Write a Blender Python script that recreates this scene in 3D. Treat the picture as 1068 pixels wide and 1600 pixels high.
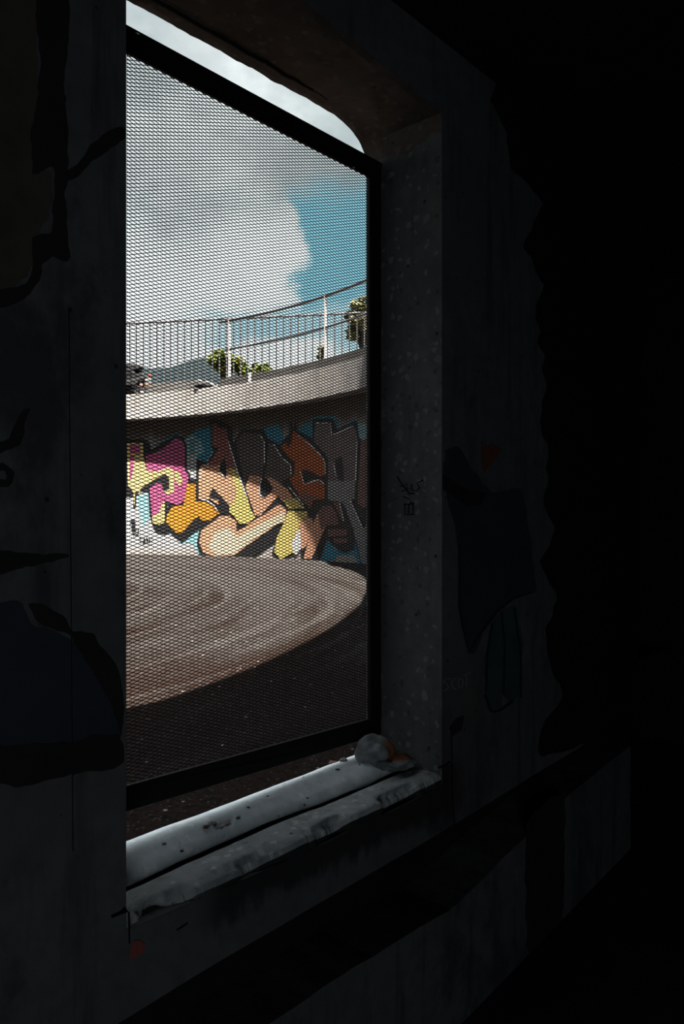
import bpy, bmesh, math, random
from mathutils import Vector, Matrix, noise
from mathutils.geometry import tessellate_polygon

for o in list(bpy.data.objects):
    bpy.data.objects.remove(o)
SC = bpy.context.scene
COL = SC.collection
random.seed(7)

# ------------------------------------------------------------------ tuning
F = 1150.0            # focal length in pixels of the 1068x1600 frame
CX, HY = 534.0, 827.0 # principal column and horizon row
EZ = 1.70             # eye height
D = 1.40              # distance eye - inner face of the window wall
SUN_STRENGTH = 76.0
SUN_H = Vector((0.491, -0.871, 0)).normalized()
SUN_EL = math.radians(66)
WORLD_STRENGTH = 1.25
ROOM_LIGHT = 25.0
EXPOSURE = 0.0

# ------------------------------------------------------------------ camera
cd = bpy.data.cameras.new('camera')
cam = bpy.data.objects.new('camera', cd)
COL.objects.link(cam)
cam.location = (0, 0, EZ)
cam.rotation_euler = (math.pi / 2, 0, 0)
cd.sensor_fit = 'VERTICAL'
cd.sensor_height = 36
cd.sensor_width = 24
cd.lens = 36 * F / 1600
cd.shift_y = (HY - 800) / 1600
cd.clip_start = 0.05
cd.clip_end = 600
SC.camera = cam

vs = SC.view_settings
SC.display_settings.display_device = 'sRGB'
vs.view_transform = 'Standard'
vs.look = 'None'
vs.gamma = 1.0
vs.exposure = EXPOSURE
vs.use_curve_mapping = False

# ------------------------------------------------------------------ world
class NT:
    """small node-tree writer"""
    def __init__(s, tree):
        s.t = tree
        s.n = tree.nodes
        s.l = tree.links
    def new(s, kind, **kw):
        nd = s.n.new(kind)
        for k, v in kw.items():
            setattr(nd, k, v)
        return nd
    def put(s, sock, v):
        if v is None:
            return
        if hasattr(v, 'links') or isinstance(v, bpy.types.NodeSocket):
            s.l.new(v, sock)
        else:
            if isinstance(v, (tuple, list)) and len(v) == 3 and len(sock.default_value) == 4:
                v = (*v, 1)
            sock.default_value = v
    def math(s, op, a, b=None, c=None, clamp=False):
        nd = s.new('ShaderNodeMath', operation=op, use_clamp=clamp)
        s.put(nd.inputs[0], a); s.put(nd.inputs[1], b)
        if c is not None: s.put(nd.inputs[2], c)
        return nd.outputs[0]
    def ramp(s, v, a, b, lo=0.0, hi=1.0):
        nd = s.new('ShaderNodeMapRange', interpolation_type='SMOOTHSTEP')
        s.put(nd.inputs[0], v)
        nd.inputs[1].default_value = a; nd.inputs[2].default_value = b
        nd.inputs[3].default_value = lo; nd.inputs[4].default_value = hi
        return nd.outputs[0]
    def mix(s, f, a, b):
        nd = s.new('ShaderNodeMix', data_type='RGBA')
        s.put(nd.inputs[0], f); s.put(nd.inputs[6], a); s.put(nd.inputs[7], b)
        return nd.outputs[2]
    def mapping(s, vec, scale=(1, 1, 1), rot=(0, 0, 0), loc=(0, 0, 0)):
        nd = s.new('ShaderNodeMapping')
        s.put(nd.inputs[0], vec)
        nd.inputs[1].default_value = loc
        nd.inputs[2].default_value = rot
        nd.inputs[3].default_value = scale
        return nd.outputs[0]
    def noise(s, vec, scale, detail=4, rough=0.55, dist=0.0):
        nd = s.new('ShaderNodeTexNoise')
        s.put(nd.inputs['Vector'], vec)
        nd.inputs['Scale'].default_value = scale
        nd.inputs['Detail'].default_value = detail
        nd.inputs['Roughness'].default_value = rough
        nd.inputs['Distortion'].default_value = dist
        return nd.outputs[0]
    def voro(s, vec, scale, rnd=1.0):
        nd = s.new('ShaderNodeTexVoronoi')
        s.put(nd.inputs['Vector'], vec)
        nd.inputs['Scale'].default_value = scale
        nd.inputs['Randomness'].default_value = rnd
        return nd.outputs['Distance'], nd.outputs['Color']

w = bpy.data.worlds.new('sky')
SC.world = w
w.use_nodes = True
nt = NT(w.node_tree)
nt.n.clear()
tc = nt.new('ShaderNodeTexCoord').outputs['Generated']
sep = nt.new('ShaderNodeSeparateXYZ')
nt.l.new(tc, sep.inputs[0])
yy = nt.math('MAXIMUM', sep.outputs[1], 0.08)
az = nt.math('DIVIDE', sep.outputs[0], yy)
el = nt.math('DIVIDE', sep.outputs[2], yy)
n1 = nt.noise(nt.mapping(tc, (1, 1, 1.8)), 3.2, 6, 0.55)
n2 = nt.noise(nt.mapping(tc, (1, 1, 1.3), loc=(3, 1, 2)), 9.0, 6, 0.6)
base = nt.mix(nt.ramp(n1, 0.36, 0.62), (0.40, 0.47, 0.48), (0.80, 0.86, 0.86))
base = nt.mix(nt.math('MULTIPLY', nt.ramp(n2, 0.40, 0.66), 0.45), base, (0.34, 0.385, 0.405))
# bright cloud bank low in the sky
low = nt.math('MULTIPLY', nt.ramp(nt.math('ADD', el, nt.math('MULTIPLY', n2, 0.16)), 0.56, 0.40), 0.85)
base = nt.mix(low, base, (1.05, 1.12, 1.12))
# blue gap in the clouds
azw = nt.math('ADD', az, nt.math('MULTIPLY', nt.math('SUBTRACT', n2, 0.5), 0.16))
elw = nt.math('ADD', el, nt.math('MULTIPLY', nt.math('SUBTRACT', n2, 0.5), 0.13))
m1 = nt.math('MULTIPLY', nt.ramp(azw, -0.075, -0.052), nt.math('MULTIPLY', nt.ramp(elw, 0.25, 0.31), nt.ramp(elw, 0.50, 0.44)))
m2 = nt.math('MULTIPLY', nt.ramp(azw, -0.24, -0.12), nt.math('MULTIPLY', nt.ramp(elw, 0.235, 0.26), nt.ramp(elw, 0.315, 0.29)))
m2 = nt.math('MULTIPLY', m2, 0.75)
blue = nt.math('MAXIMUM', m1, m2)
blue = nt.math('MULTIPLY', blue, nt.ramp(sep.outputs[1], 0.1, 0.4))
skyc = nt.mix(blue, base, (0.24, 0.53, 0.64))
# unseen sky behind the building darkened to lower the ambient light
skyc = nt.mix(nt.ramp(sep.outputs[1], 0.35, -0.2, 0.0, 0.8), skyc, (0.09, 0.10, 0.115))
# unseen zenith boosted to throw more light on the curb
skyc = nt.mix(nt.ramp(sep.outputs[2], 0.62, 0.85), skyc, (2.6, 2.75, 2.9))
bg = nt.new('ShaderNodeBackground')
nt.l.new(skyc, bg.inputs[0])
bg.inputs[1].default_value = WORLD_STRENGTH
wo = nt.new('ShaderNodeOutputWorld')
nt.l.new(bg.outputs[0], wo.inputs[0])
w.cycles.sampling_method = 'MANUAL'
w.cycles.sample_map_resolution = 512

# ------------------------------------------------------------------ sun
to_sun = Vector((SUN_H.x * math.cos(SUN_EL), SUN_H.y * math.cos(SUN_EL), math.sin(SUN_EL)))
sd = bpy.data.lights.new('sun', 'SUN')
sd.energy = SUN_STRENGTH
sd.angle = 0.0093
sd.color = (1.0, 0.93, 0.84)
so = bpy.data.objects.new('sun', sd)
COL.objects.link(so)
so.rotation_euler = to_sun.to_track_quat('Z', 'Y').to_euler()
so.location = (10, -16, 20)

# ------------------------------------------------------------------ frames of reference
UL = math.hypot(1118, F)
UX, UY = 1118 / UL, F / UL         # along the window wall, away from the camera
NX, NY = -UY, UX                   # outward through the window

def W(u, n, z):                    # u, n, z in metres, z from the eye
    return Vector((u * UX + n * NX, u * UY + n * NY, z + EZ))

def U(u, n, z):                    # the same in units of D
    return W(u * D, n * D, z * D)

def wallpx(px, py, n=1.0):
    """photo pixel -> (u, z) on the plane n*D, in metres"""
    r = (px - CX) / F
    d = n * D / (r * NX + NY)
    return d * (r * UX + UY), -(py - HY) / F * d

# fill lamp added behind the camera, in front of an invented doorway
ad = bpy.data.lights.new('room_fill', 'AREA')
ad.shape = 'RECTANGLE'
ad.size = 0.9
ad.size_y = 1.7
ad.energy = ROOM_LIGHT
ad.color = (0.86, 0.95, 1.0)
ao = bpy.data.objects.new('room_fill', ad)
COL.objects.link(ao)
ao.location = W(-1.9, -2.35, -0.75)
_dir = W(0.9, 1.4, -0.9) - ao.location
ao.rotation_euler = _dir.to_track_quat('-Z', 'Y').to_euler()

# ------------------------------------------------------------------ helpers
def setp(o, label=None, cat=None, group=None, kind=None):
    if label: o['label'] = label
    if cat: o['category'] = cat
    if group: o['group'] = group
    if kind: o['kind'] = kind
    return o

def finish(name, bm, mats, parent=None, smooth=False, kind=None, normals=True):
    if normals:
        bmesh.ops.recalc_face_normals(bm, faces=bm.faces)
    me = bpy.data.meshes.new(name)
    bm.to_mesh(me)
    bm.free()
    for m in (mats if isinstance(mats, (list, tuple)) else [mats]):
        me.materials.append(m)
    if smooth:
        for p in me.polygons: p.use_smooth = True
    o = bpy.data.objects.new(name, me)
    COL.objects.link(o)
    if parent is not None:
        o.parent = parent
        o.matrix_parent_inverse = parent.matrix_world.inverted() if parent.type != 'EMPTY' else Matrix.Translation(-parent.location)
    if kind: o['kind'] = kind
    return o

def empty(name, loc):
    o = bpy.data.objects.new(name, None)
    o.empty_display_size = 0.1
    COL.objects.link(o)
    o.location = loc
    return o

def prism(bm, pts, vec, mi=0):
    """solid from a planar 3D outline pts pushed along vec"""
    a = [bm.verts.new(p) for p in pts]
    b = [bm.verts.new(Vector(p) + vec) for p in pts]
    n = len(pts)
    fs = []
    for tri in tessellate_polygon([[Vector(p) for p in pts]]):
        fs.append(bm.faces.new([a[i] for i in tri]))
        fs.append(bm.faces.new([b[i] for i in reversed(tri)]))
    for i in range(n):
        fs.append(bm.faces.new([a[i], a[(i + 1) % n], b[(i + 1) % n], b[i]]))
    for f in fs: f.material_index = mi
    return fs

def box_un(bm, u0, u1, n0, n1, z0, z1, mi=0):
    pts = [W(u0, n0, z0), W(u1, n0, z0), W(u1, n0, z1), W(u0, n0, z1)]
    return prism(bm, pts, W(0, n1 - n0, 0) - W(0, 0, 0), mi)

def holed(bm, outer, hole, hole2, n0, n1):
    """slab between planes n0, n1 with outline outer and opening hole (u,z metres)"""
    loops = [[Vector((p[0], p[1], 0)) for p in l] for l in (outer, hole)]
    loops2 = [loops[0], [Vector((p[0], p[1], 0)) for p in hole2]]
    flat = [p for l in loops for p in l]
    a = [bm.verts.new(W(p.x, n0, p.y)) for p in flat]
    b = [bm.verts.new(W(p.x, n1, p.y)) for l in loops2 for p in l]
    for tri in tessellate_polygon(loops):
        bm.faces.new([a[i] for i in tri])
    for tri in tessellate_polygon(loops2):
        bm.faces.new([b[i] for i in reversed(tri)])
    k = 0
    for l in loops:
        m = len(l)
        for i in range(m):
            i0, i1 = k + i, k + (i + 1) % m
            bm.faces.new([a[i0], a[i1], b[i1], b[i0]])
        k += m

def tube(bm, pts, r, seg=8, mi=0, cap=True):
    rings = []
    n = len(pts)
    for i, p in enumerate(pts):
        p = Vector(p)
        t = (Vector(pts[min(i + 1, n - 1)]) - Vector(pts[max(i - 1, 0)])).normalized()
        up = Vector((0, 0, 1)) if abs(t.z) < 0.9 else Vector((1, 0, 0))
        x = t.cross(up).normalized(); y = t.cross(x).normalized()
        rr = r[i] if isinstance(r, (list, tuple)) else r
        rings.append([bm.verts.new(p + x * rr * math.cos(2 * math.pi * k / seg) + y * rr * math.sin(2 * math.pi * k / seg)) for k in range(seg)])
    for i in range(n - 1):
        for k in range(seg):
            f = bm.faces.new([rings[i][k], rings[i][(k + 1) % seg], rings[i + 1][(k + 1) % seg], rings[i + 1][k]])
            f.material_index = mi
    if cap:
        bm.faces.new(rings[0][::-1]).material_index = mi
        bm.faces.new(rings[-1]).material_index = mi

def lump(bm, c, r, seed=0, sub=3, amp=0.25, freq=1.6):
    res = bmesh.ops.create_icosphere(bm, subdivisions=sub, radius=1.0)
    for v in res['verts']:
        d = v.co.normalized()
        k = 1 + amp * noise.noise(d * freq + Vector((seed * 3.1, seed, 0))) * 2
        v.co = Vector((d.x * r[0] * k, d.y * r[1] * k, d.z * r[2] * k)) + Vector(c)

def fractal(p, octs=4):
    s, a, f = 0, 1, 1
    for _ in range(octs):
        s += a * noise.noise(p * f); a *= 0.5; f *= 2.1
    return s

# ------------------------------------------------------------------ materials
def M(name, color, rough=0.85, spec=0.25, metal=0.0):
    m = bpy.data.materials.new(name)
    m.use_nodes = True
    t = NT(m.node_tree)
    b = t.n['Principled BSDF']
    b.inputs['Roughness'].default_value = rough
    b.inputs['Specular IOR Level'].default_value = spec
    b.inputs['Metallic'].default_value = metal
    b.inputs['Base Color'].default_value = (*color, 1)
    return m, t, b

def bump(t, b, h, strength=0.4, dist=0.01):
    nd = t.new('ShaderNodeBump')
    nd.inputs['Strength'].default_value = strength
    nd.inputs['Distance'].default_value = dist
    t.l.new(h, nd.inputs['Height'])
    t.l.new(nd.outputs[0], b.inputs['Normal'])

def concrete(name, c1, c2, cdark, streak=0.5, pits=0.5, peb=0.0, bumps=0.3, rough=0.85, warm=None, spec=0.2):
    m, t, b = M(name, c1, rough, spec)
    ob = t.new('ShaderNodeTexCoord').outputs['Object']
    a = t.noise(ob, 2.2, 8, 0.62)
    f = t.noise(ob, 24, 5, 0.6)
    col = t.mix(t.ramp(a, 0.35, 0.65), c1, c2)
    col = t.mix(t.ramp(f, 0.35, 0.7, 0, 0.45), col, tuple(x * 0.72 for x in c1))
    if streak:
        s = t.noise(t.mapping(ob, (9, 9, 0.7)), 1.6, 6, 0.65)
        col = t.mix(t.math('MULTIPLY', t.ramp(s, 0.5, 0.72), streak), col, cdark)
        s2 = t.noise(t.mapping(ob, (2.2, 2.2, 1.4), loc=(5, 2, 1)), 1.3, 7, 0.7)
        col = t.mix(t.math('MULTIPLY', t.ramp(s2, 0.52, 0.66), streak), col, cdark)
    if warm:
        s3 = t.noise(t.mapping(ob, (1, 1, 1), loc=(9, 4, 7)), 1.9, 4, 0.6)
        col = t.mix(t.ramp(s3, 0.5, 0.7, 0, 0.7), col, warm)
    h = f
    if peb:
        wob = t.new('ShaderNodeTexNoise'); t.l.new(ob, wob.inputs['Vector']); wob.inputs['Scale'].default_value = 45
        va = t.new('ShaderNodeVectorMath', operation='MULTIPLY_ADD')
        t.l.new(wob.outputs['Color'], va.inputs[0]); va.inputs[1].default_value = (0.03, 0.03, 0.03); t.l.new(ob, va.inputs[2])
        wv = va.outputs[0]
        d, c = t.voro(wv, 38)
        sc = t.new('ShaderNodeSeparateXYZ'); t.l.new(c, sc.inputs[0])
        pick = t.math('MULTIPLY', t.math('GREATER_THAN', sc.outputs[0], 0.72), t.ramp(d, 0.42, 0.28))
        col = t.mix(t.math('MULTIPLY', pick, peb), col, tuple(min(1, x * 1.9) for x in c2))
        pick2 = t.math('MULTIPLY', t.math('LESS_THAN', sc.outputs[0], 0.16), t.ramp(d, 0.40, 0.25))
        col = t.mix(t.math('MULTIPLY', pick2, peb), col, cdark)
        d2, c2_ = t.voro(wv, 17)
        sc2 = t.new('ShaderNodeSeparateXYZ'); t.l.new(c2_, sc2.inputs[0])
        big = t.math('MULTIPLY', t.math('GREATER_THAN', sc2.outputs[1], 0.86), t.ramp(d2, 0.32, 0.22))
        col = t.mix(t.math('MULTIPLY', big, peb * 0.8), col, tuple(min(1, x * 1.6) for x in c2))
    if pits:
        d, c = t.voro(ob, 21)
        sc = t.new('ShaderNodeSeparateXYZ'); t.l.new(c, sc.inputs[0])
        pit = t.math('MULTIPLY', t.math('GREATER_THAN', sc.outputs[2], 0.8), t.ramp(d, 0.14, 0.07))
        col = t.mix(t.math('MULTIPLY', pit, pits), col, tuple(x * 0.25 for x in cdark))
        h = t.math('SUBTRACT', h, pit)
    t.l.new(col, b.inputs['Base Color'])
    bump(t, b, h, bumps, 0.006)
    return m

def paint(name, c, rough=0.6, var=0.12):
    m, t, b = M(name, c, rough, 0.2)
    ob = t.new('ShaderNodeTexCoord').outputs['Object']
    f = t.noise(ob, 6, 6, 0.65)
    t.l.new(t.mix(t.ramp(f, 0.35, 0.7), c, tuple(x * (1 - 2 * var) for x in c)), b.inputs['Base Color'])
    bump(t, b, t.noise(ob, 60, 3, 0.6), 0.15, 0.003)
    return m

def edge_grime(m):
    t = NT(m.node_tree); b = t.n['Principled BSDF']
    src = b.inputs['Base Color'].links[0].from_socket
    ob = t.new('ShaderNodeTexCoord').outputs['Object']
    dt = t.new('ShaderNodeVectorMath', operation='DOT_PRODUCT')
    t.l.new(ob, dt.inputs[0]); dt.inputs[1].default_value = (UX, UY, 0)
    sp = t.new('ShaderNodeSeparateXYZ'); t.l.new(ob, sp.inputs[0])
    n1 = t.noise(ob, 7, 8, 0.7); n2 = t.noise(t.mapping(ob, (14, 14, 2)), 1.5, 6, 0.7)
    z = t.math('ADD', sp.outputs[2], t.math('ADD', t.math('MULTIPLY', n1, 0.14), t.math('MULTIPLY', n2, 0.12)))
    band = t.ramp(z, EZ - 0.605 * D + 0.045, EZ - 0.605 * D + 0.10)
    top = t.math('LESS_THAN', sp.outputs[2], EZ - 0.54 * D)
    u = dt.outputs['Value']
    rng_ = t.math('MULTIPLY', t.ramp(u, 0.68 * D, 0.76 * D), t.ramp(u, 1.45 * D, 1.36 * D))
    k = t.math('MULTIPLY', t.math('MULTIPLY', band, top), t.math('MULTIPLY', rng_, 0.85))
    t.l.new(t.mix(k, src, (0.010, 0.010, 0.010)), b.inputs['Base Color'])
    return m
m_wall = concrete('interior_concrete', (0.050, 0.055, 0.058), (0.066, 0.072, 0.075), (0.018, 0.02, 0.022), 0.75, 0.7, warm=(0.06, 0.055, 0.052))
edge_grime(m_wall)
m_wall_lo = concrete('lower_wall_concrete', (0.050, 0.056, 0.058), (0.064, 0.072, 0.074), (0.022, 0.025, 0.028), 0.8, 0.5)
m_jamb = concrete('jamb_concrete', (0.0624, 0.0672, 0.0672), (0.0864, 0.0924, 0.0936), (0.0168, 0.0180, 0.0180), 0.35, 0.8, peb=0.45, bumps=0.5)
m_soffit = concrete('soffit_concrete', (0.0520, 0.0429, 0.0351), (0.0728, 0.0598, 0.0507), (0.0234, 0.0182, 0.0156), 0.3, 0.5, peb=0.35, bumps=0.5, warm=(0.0715, 0.0455, 0.0286))
m_sill = concrete('sill_concrete', (0.2063, 0.2255, 0.2310), (0.2888, 0.3080, 0.3135), (0.0550, 0.0577, 0.0577), 0.45, 0.9, peb=0.3, bumps=0.7)
m_curb = concrete('curb_concrete', (0.5881, 0.6522, 0.6772), (0.7841, 0.8554, 0.8839), (0.3030, 0.3208, 0.3278), 0.3, 1.0, peb=0.3, bumps=0.35, rough=0.6)
m_dark = concrete('near_black_concrete', (0.006, 0.006, 0.007), (0.009, 0.009, 0.01), (0.003, 0.003, 0.003), 0.3, 0.0)  # dark room concrete; also stands in for shade in the slot
m_floor = concrete('floor_concrete', (0.012, 0.012, 0.012), (0.018, 0.018, 0.018), (0.006, 0.006, 0.006), 0.5, 0.3)
m_steel = M('black_painted_steel', (0.006, 0.006, 0.0065), 0.55, 0.15)[0]
m_mesh = M('black_mesh_steel', (0.008, 0.008, 0.009), 0.6, 0.15)[0]
m_black = paint('painted_wall_shade', (0.006, 0.006, 0.007), 0.7)
m_blackin = paint('faded_black_paint_indoors', (0.012, 0.012, 0.0125), 0.9, 0.2)
m_crack = M('crack_dark', (0.004, 0.004, 0.004), 0.9, 0.05)[0]

# far wall: white-washed concrete, browner towards the top
def far_wall_mat():
    m, t, b = M('courtyard_wall_wash', (0.2239, 0.2239, 0.2239), 0.8, 0.15)
    ob = t.new('ShaderNodeTexCoord').outputs['Object']
    sp = t.new('ShaderNodeSeparateXYZ'); t.l.new(ob, sp.inputs[0])
    a = t.noise(ob, 0.9, 7, 0.6)
    st = t.noise(t.mapping(ob, (3, 3, 0.4)), 1.5, 6, 0.6)
    col = t.mix(t.ramp(a, 0.35, 0.65), (0.2407, 0.2491, 0.2547), (0.1749, 0.1819, 0.1875))
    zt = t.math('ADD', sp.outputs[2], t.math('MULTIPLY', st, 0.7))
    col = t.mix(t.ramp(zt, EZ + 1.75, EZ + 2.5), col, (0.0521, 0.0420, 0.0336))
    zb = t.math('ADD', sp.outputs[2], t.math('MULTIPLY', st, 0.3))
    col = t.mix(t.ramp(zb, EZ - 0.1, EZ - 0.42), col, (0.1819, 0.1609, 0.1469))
    t.l.new(col, b.inputs['Base Color'])
    bump(t, b, t.noise(ob, 20, 5, 0.6), 0.3, 0.01)
    return m
m_far = far_wall_mat()
m_cornice = concrete('cornice_concrete', (0.1749, 0.1679, 0.1624), (0.2169, 0.2099, 0.2043), (0.1189, 0.1120, 0.1063), 0.6, 0.6)
m_kerb = concrete('kerb_concrete', (0.0350, 0.0336, 0.0329), (0.0455, 0.0441, 0.0427), (0.0210, 0.0203, 0.0196), 0.5, 0.3)
m_rail = M('weathered_dark_rail', (0.03, 0.03, 0.034), 0.5, 0.3)[0]
m_post = M('pale_galvanised_post', (0.3500, 0.3375, 0.3300), 0.5, 0.3)[0]
m_bar = M('dark_fence_bar', (0.035, 0.033, 0.036), 0.6, 0.2)[0]

def ground_mat(cx, cy):
    m, t, b = M('courtyard_asphalt', (0.02, 0.016, 0.014), 0.95, 0.02)
    ob = t.new('ShaderNodeTexCoord').outputs['Object']
    sp = t.new('ShaderNodeSeparateXYZ'); t.l.new(ob, sp.inputs[0])
    dx = t.math('SUBTRACT', sp.outputs[0], cx); dy = t.math('SUBTRACT', sp.outputs[1], cy)
    rad = t.math('SQRT', t.math('ADD', t.math('MULTIPLY', dx, dx), t.math('MULTIPLY', dy, dy)))
    ang = t.math('ARCTAN2', dy, dx)
    cb = t.new('ShaderNodeCombineXYZ')
    t.l.new(rad, cb.inputs[0]); t.l.new(t.math('MULTIPLY', ang, 0.8), cb.inputs[1])
    arcs = t.noise(cb.outputs[0], 1.3, 7, 0.62)
    arcs2 = t.noise(t.mapping(cb.outputs[0], (3, 1.2, 1)), 2.6, 5, 0.6)
    big = t.noise(ob, 0.8, 5, 0.6)
    fine = t.noise(ob, 55, 5, 0.7)
    col = t.mix(t.ramp(arcs, 0.40, 0.58), (0.0085, 0.0049, 0.0035), (0.0211, 0.0187, 0.0175))
    col = t.mix(t.ramp(arcs2, 0.53, 0.62, 0, 0.75), col, (0.0299, 0.0275, 0.0258))
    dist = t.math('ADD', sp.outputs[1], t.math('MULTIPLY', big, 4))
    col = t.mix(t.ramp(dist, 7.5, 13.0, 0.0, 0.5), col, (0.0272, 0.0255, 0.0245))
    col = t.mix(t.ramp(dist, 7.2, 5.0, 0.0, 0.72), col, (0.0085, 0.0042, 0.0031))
    col = t.mix(t.ramp(fine, 0.38, 0.60, 0.7, 0.0), col, (0.0021, 0.0016, 0.0014))
    d, c = t.voro(ob, 26)
    sc = t.new('ShaderNodeSeparateXYZ'); t.l.new(c, sc.inputs[0])
    sp1 = t.math('MULTIPLY', t.math('GREATER_THAN', sc.outputs[0], 0.93), t.ramp(d, 0.22, 0.12))
    col = t.mix(sp1, col, (0.13, 0.125, 0.12))
    d3, c3 = t.voro(ob, 90)
    sc3 = t.new('ShaderNodeSeparateXYZ'); t.l.new(c3, sc3.inputs[0])
    sp3 = t.math('MULTIPLY', t.math('GREATER_THAN', sc3.outputs[1], 0.86), t.ramp(d3, 0.40, 0.2))
    col = t.mix(t.math('MULTIPLY', sp3, 0.5), col, (0.07, 0.067, 0.065))
    t.l.new(col, b.inputs['Base Color'])
    bump(t, b, fine, 0.8, 0.012)
    return m

# ------------------------------------------------------------------ courtyard circle (from three depths along the far wall)
def circ(p, q, r):
    ax, ay = p; bx, by = q; cx, cy = r
    d = 2 * (ax * (by - cy) + bx * (cy - ay) + cx * (ay - by))
    ux = ((ax*ax+ay*ay)*(by-cy) + (bx*bx+by*by)*(cy-ay) + (cx*cx+cy*cy)*(ay-by)) / d
    uy = ((ax*ax+ay*ay)*(cx-bx) + (bx*bx+by*by)*(ax-cx) + (cx*cx+cy*cy)*(bx-ax)) / d
    return ux, uy, math.hypot(ax - ux, ay - uy)
def at(px, d): return ((px - CX) / F * d, d)
KX, KY, KR = circ(at(197, 16.0), at(400, 14.6), at(577, 12.5))
print('CIRCLE', KX, KY, KR)

def hit(px, R):
    """far intersection of the pixel column's ray with the circle of radius R"""
    k = (px - CX) / F
    a = k * k + 1; b = -2 * (k * KX + KY); c = KX * KX + KY * KY - R * R
    d = (-b + math.sqrt(b * b - 4 * a * c)) / (2 * a)
    return k * d, d

def cyl(px, py, R):
    """pixel -> (s, z) on the cylinder: arc length and height from the eye"""
    x, d = hit(px, R)
    return math.atan2(y_(d), x - KX) * R, -(py - HY) / F * d
def y_(d): return d - KY
def C(s, z, R, R0=None):
    a = s / (R0 or R)
    return Vector((KX + R * math.cos(a), KY + R * math.sin(a), z + EZ))

A_HI = math.radians(150)  # leftwards end of the built arc
A_LO = math.radians(-12)   # right end

def gz(y): return -0.80 + 0.0165 * y - 0.06 * min(1, max(0, (3.0 - y) / 1.6))       # courtyard paving rises gently towards the far wall

# ------------------------------------------------------------------ SETTING: room
u0, u1 = wallpx(197, 1400)[0], wallpx(690, 1200)[0]
print('OPENING', u0 / D, u1 / D)
RB = -2.6        # back of the room (n)
UL0, UL1 = -3.4, 2.38 * D + 1.3
CEIL = 1.55
def floor_z(u): return -1.157 * D + 0.12 * (u - 1.43 * D)

# window wall with the opening
NI, NO = D, 1.231 * D
ztop = 0.985 * D
cu = 1.19 * D
def z_in(u): return (0.980 - 0.036 * max(0, (u / D - 0.9) / 0.45)) * D
hole_i = [(u0, -0.600 * D), (u1, -0.600 * D), (u1, 0.885 * D)]
hole_o = [(u0, -0.600 * D), (u1, -0.600 * D), (u1, 0.885 * D)]
for k in range(1, 17):
    a = k / 16 * math.pi / 2
    hu = cu + (u1 - cu) * math.cos(a) ** 0.75
    hz = 0.885 * D + (ztop - 0.885 * D) * math.sin(a) ** 0.75
    jit = 0.006 * noise.noise(Vector((k * 0.9, 1, 0)))
    hole_o.append((hu + jit, hz + jit))
    if k <= 6: hole_i.append((u1 - 0.0005 * k, 0.885 * D + (z_in(u1) - 0.885 * D) * k / 6))
    else:
        uu = u1 + (cu - u1) * (k - 6) / 10
        hole_i.append((uu, z_in(uu)))
for k in range(1, 60):
    f = k / 60
    uu = cu + (u0 - cu) * f
    jit = 0.005 * fractal(Vector((uu * 14, 2, 0)), 5)
    hole_o.append((uu, ztop - 0.010 * D * f + jit))
    hole_i.append((uu, z_in(uu) + 0.2 * jit))
hole_i.append((u0, z_in(u0))); hole_o.append((u0, ztop - 0.010 * D))
def band_top(u):
    pts = [(-4, -0.86), (0.3 * D, -0.755), (0.72 * D, -0.72), (1.353 * D, -0.686), (1.82 * D, -0.65), (2.6 * D, -0.60), (6, -0.5)]
    for (a, b), (c, d) in zip(pts, pts[1:]):
        if a <= u <= c: return (b + (d - b) * (u - a) / (c - a)) * D
    return pts[0][1] * D
def band_bot(u):
    pts = [(-4, -1.0), (0.3 * D, -0.90), (1.02 * D, -0.868), (1.40 * D, -0.872), (1.6 * D, -0.83), (1.98 * D, -0.754), (2.38 * D, -0.706), (6, -0.6)]
    for (a, b), (c, d) in zip(pts, pts[1:]):
        if a <= u <= c: return (b + (d - b) * (u - a) / (c - a)) * D
    return pts[0][1] * D
UE = 2.38 * D
outer = [(UL0, CEIL)]
us = [UL0 + (UE - UL0) * i / 60 for i in range(61)]
outer += [(u, band_top(u) + 0.004 * noise.noise(Vector((u * 9, 0, 0)))) for u in us]
outer += [(UE, CEIL)]
bm = bmesh.new()
holed(bm, outer, hole_i, hole_o, NI, NO)
finish('wall_window', bm, m_wall, kind='structure')

# rough reveal skins: jamb, soffit (coarser concrete than the face)
bm = bmesh.new()
ns = [NI + (NO - NI) * i / 10 for i in range(11)]
zs = [-0.66 * D + (0.945 + 0.66) * D * i / 70 for i in range(71)]
grid = []
for z in zs:
    row = []
    for i, n in enumerate(ns):
        p = Vector((0, n * 9, z * 9))
        off = 0.004 + 0.004 * fractal(p) - (0.006 * max(0, z / D - 0.86) / 0.085)
        if i in (0, 10): off = 0.001
        row.append(bm.verts.new(W(u1 - off, n + (0.0 if i else -0.0005), z)))
    grid.append(row)
for j in range(len(zs) - 1):
    for i in range(len(ns) - 1):
        bm.faces.new([grid[j][i], grid[j][i + 1], grid[j + 1][i + 1], grid[j + 1][i]])
jamb = finish('trim_1', bm, m_jamb, smooth=True, kind='structure', normals=False)

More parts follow.
